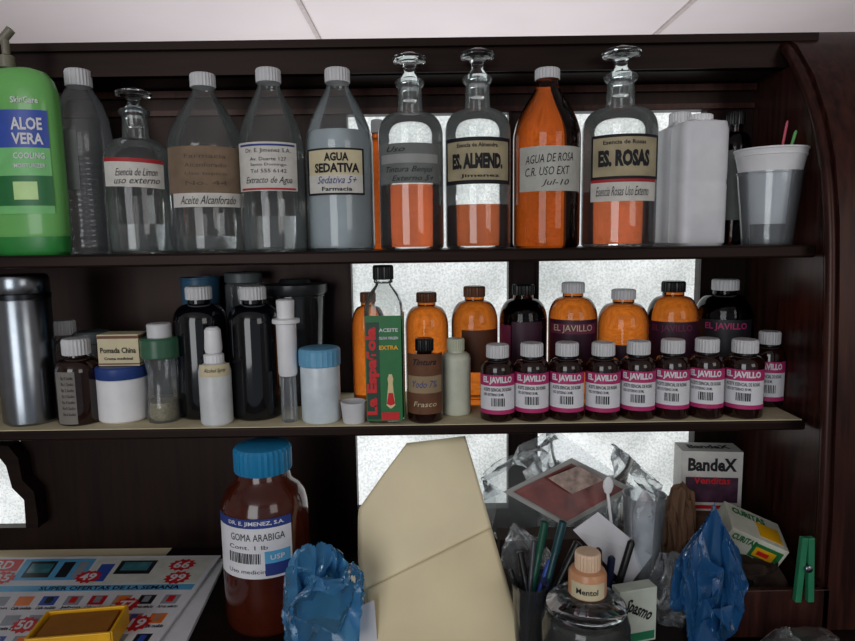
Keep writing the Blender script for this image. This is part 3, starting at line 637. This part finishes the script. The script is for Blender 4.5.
b=place('pen_cup',512,548,585,-.07,T); lathe('cup',cupprof(b.R*.85,b.R,b.H,.0015),TG('smoky_plastic2',(.6,.62,.65),extra=.12,body=(.2,.2,.2)),b.g,36)
pens=[(520,552,.004,M('pen_black',(20,20,22),.3)),(545,522,.0045,M('pen_green',(24,80,62),.3)),(563,522,.0045,M('pen_teal',(30,70,76),.3)),(534,541,.003,M('pen_grey',(70,72,78),.3)),(578,543,.005,blackp),(550,560,.003,bluep),(510,570,.003,blackp)]
for i,(px,py,r,m) in enumerate(pens):
    tip=P(px,py,-.05)-b.g.location; bot=Vector((b.R*.5*(-1)**i*.6,b.R*.3*(1 if i%3 else -1),.004))
    cylbetween('pen_%d'%i,bot,tip,r,m,b.g); cylbetween('pen_cap_%d'%i,bot+(tip-bot)*.72,tip+(tip-bot)*.01,r*1.2,m,b.g)
b=place('marker_cup',586,620,590,-.045,T); lathe('cup',cupprof(b.R*.85,b.R,b.H,.0015),blackp,b.g,36)
for i,(px,py,r,m) in enumerate([(598,548,.005,blackp),(612,556,.005,M('pen_navy',(24,32,60),.3)),(632,540,.005,blackp)]):
    tip=P(px,py,-.045)-b.g.location; cylbetween('marker_%d'%i,(0.004*(i-1),0,.004),tip,r,m,b.g)
slab('white_paper_sheet',[P(*v) for v in [(573,530,-.01),(598,512,.0),(652,556,-.02),(628,587,-.025)]],paper,t=.001)
g,w,h,d=cbox('medicine_box',616,658,590,-.08,T,.02,M('mint_box',(196,204,190),.6),.25)
flattext(g,'Spasmo',w*.8,h*.3,(0,-d/2-.0006,h*.6),ink,rot=-.5,bold=.03,shear=.2); boxm('panel',(w*.9,.0006,h*.15),teal,g,(0,-d/2-.0003,h*.12))
crumple('clear_plastic_bag',(P(522,575,-.0).x,-.01,T+.06),(.034,.03,.062),film,31,span=1.4,n=80,planes=24,dmin=.6,flatz=T,wave=.3)
crumple('clear_plastic_bag',(P(660,590,-.0).x,-.03,T+.05),(.03,.025,.05),film,35,span=1.4,n=80,planes=24,dmin=.6,flatz=T,wave=.3)
crumple('clear_plastic_bag',(P(800,625,-.12).x,-.125,T+.022),(.05,.03,.026),film,41,span=1.4,n=80,planes=24,dmin=.6,flatz=T,wave=.3)
g=empty('wooden_crate',(.47,.0,T)); cw,cd,ch=.13,.16,.07
boxm('bottom',(cw,cd,.006),woodv,g,(0,0,.003))
for i,(dd,l) in enumerate((((cw,.008,ch),(0,cd/2-.004,ch/2)),((cw,.008,ch),(0,-cd/2+.004,ch/2)),((.008,cd,ch),(-cw/2+.004,0,ch/2)),((.008,cd,ch),(cw/2-.004,0,ch/2)))): boxm('side_%d'%i,dd,woodred,g,l,bev=.001)
g.location.x=XR-.012-cw/2; g.location.y=-.0
crumple('dark_paper_bag',(g.location.x,.0,T+.045),(.045,.06,.038),M('dark_brown_paper',(46,32,24),.85,var=.3),52,span=1.6,n=90,planes=30,flatz=T+.007)
pc=P(805,570,-.085); g=empty('clothespin',(pc.x,-.085,P(805,601,-.085).z)); hh=P(805,537,-.085).z-g.location.z
boxm('leg_left',(.008,.008,hh),teal,g,(-.006,0,hh/2),(0,.05,0),bev=.001); boxm('leg_right',(.008,.008,hh),teal,g,(.006,0,hh/2),(0,-.05,0),bev=.001)
lathe('spring',[(.003,-.006),(.0045,-.005),(.0045,.005),(.003,.006)],steel,g,16).rotation_euler=(math.pi/2,0,0); g.children[-1].location=(0,-.004,hh*.55)

# ---------------------------------------------------------------- lights
w=bpy.data.worlds.new('world'); sc.world=w; w.use_nodes=True; w.node_tree.nodes['Background'].inputs[0].default_value=(.85,.9,1,1); w.node_tree.nodes['Background'].inputs[1].default_value=.26
def area(name,loc,rot,sx,sy,power,col=(1,1,1)):
    l=bpy.data.lights.new(name,'AREA'); l.shape='RECTANGLE'; l.size=sx; l.size_y=sy; l.energy=power; l.color=col
    o=bpy.data.objects.new(name,l); o.location=loc; o.rotation_euler=rot; link(o)
area('door_daylight',(-1.0,-2.6,1.7),(math.radians(88),0,math.radians(-20)),1.2,1.8,25,(.96,.98,1))
area('door_daylight.001',(1.6,-2.4,1.9),(math.radians(80),0,math.radians(35)),1.0,1.2,8,(1,.96,.92))
area('ceiling_fill_light',(0,2.4,1.2),(math.pi,0,0),3,2,42,(1,.98,.99))  # added fill lamp, hidden behind the unit, aimed up to brighten the ceiling
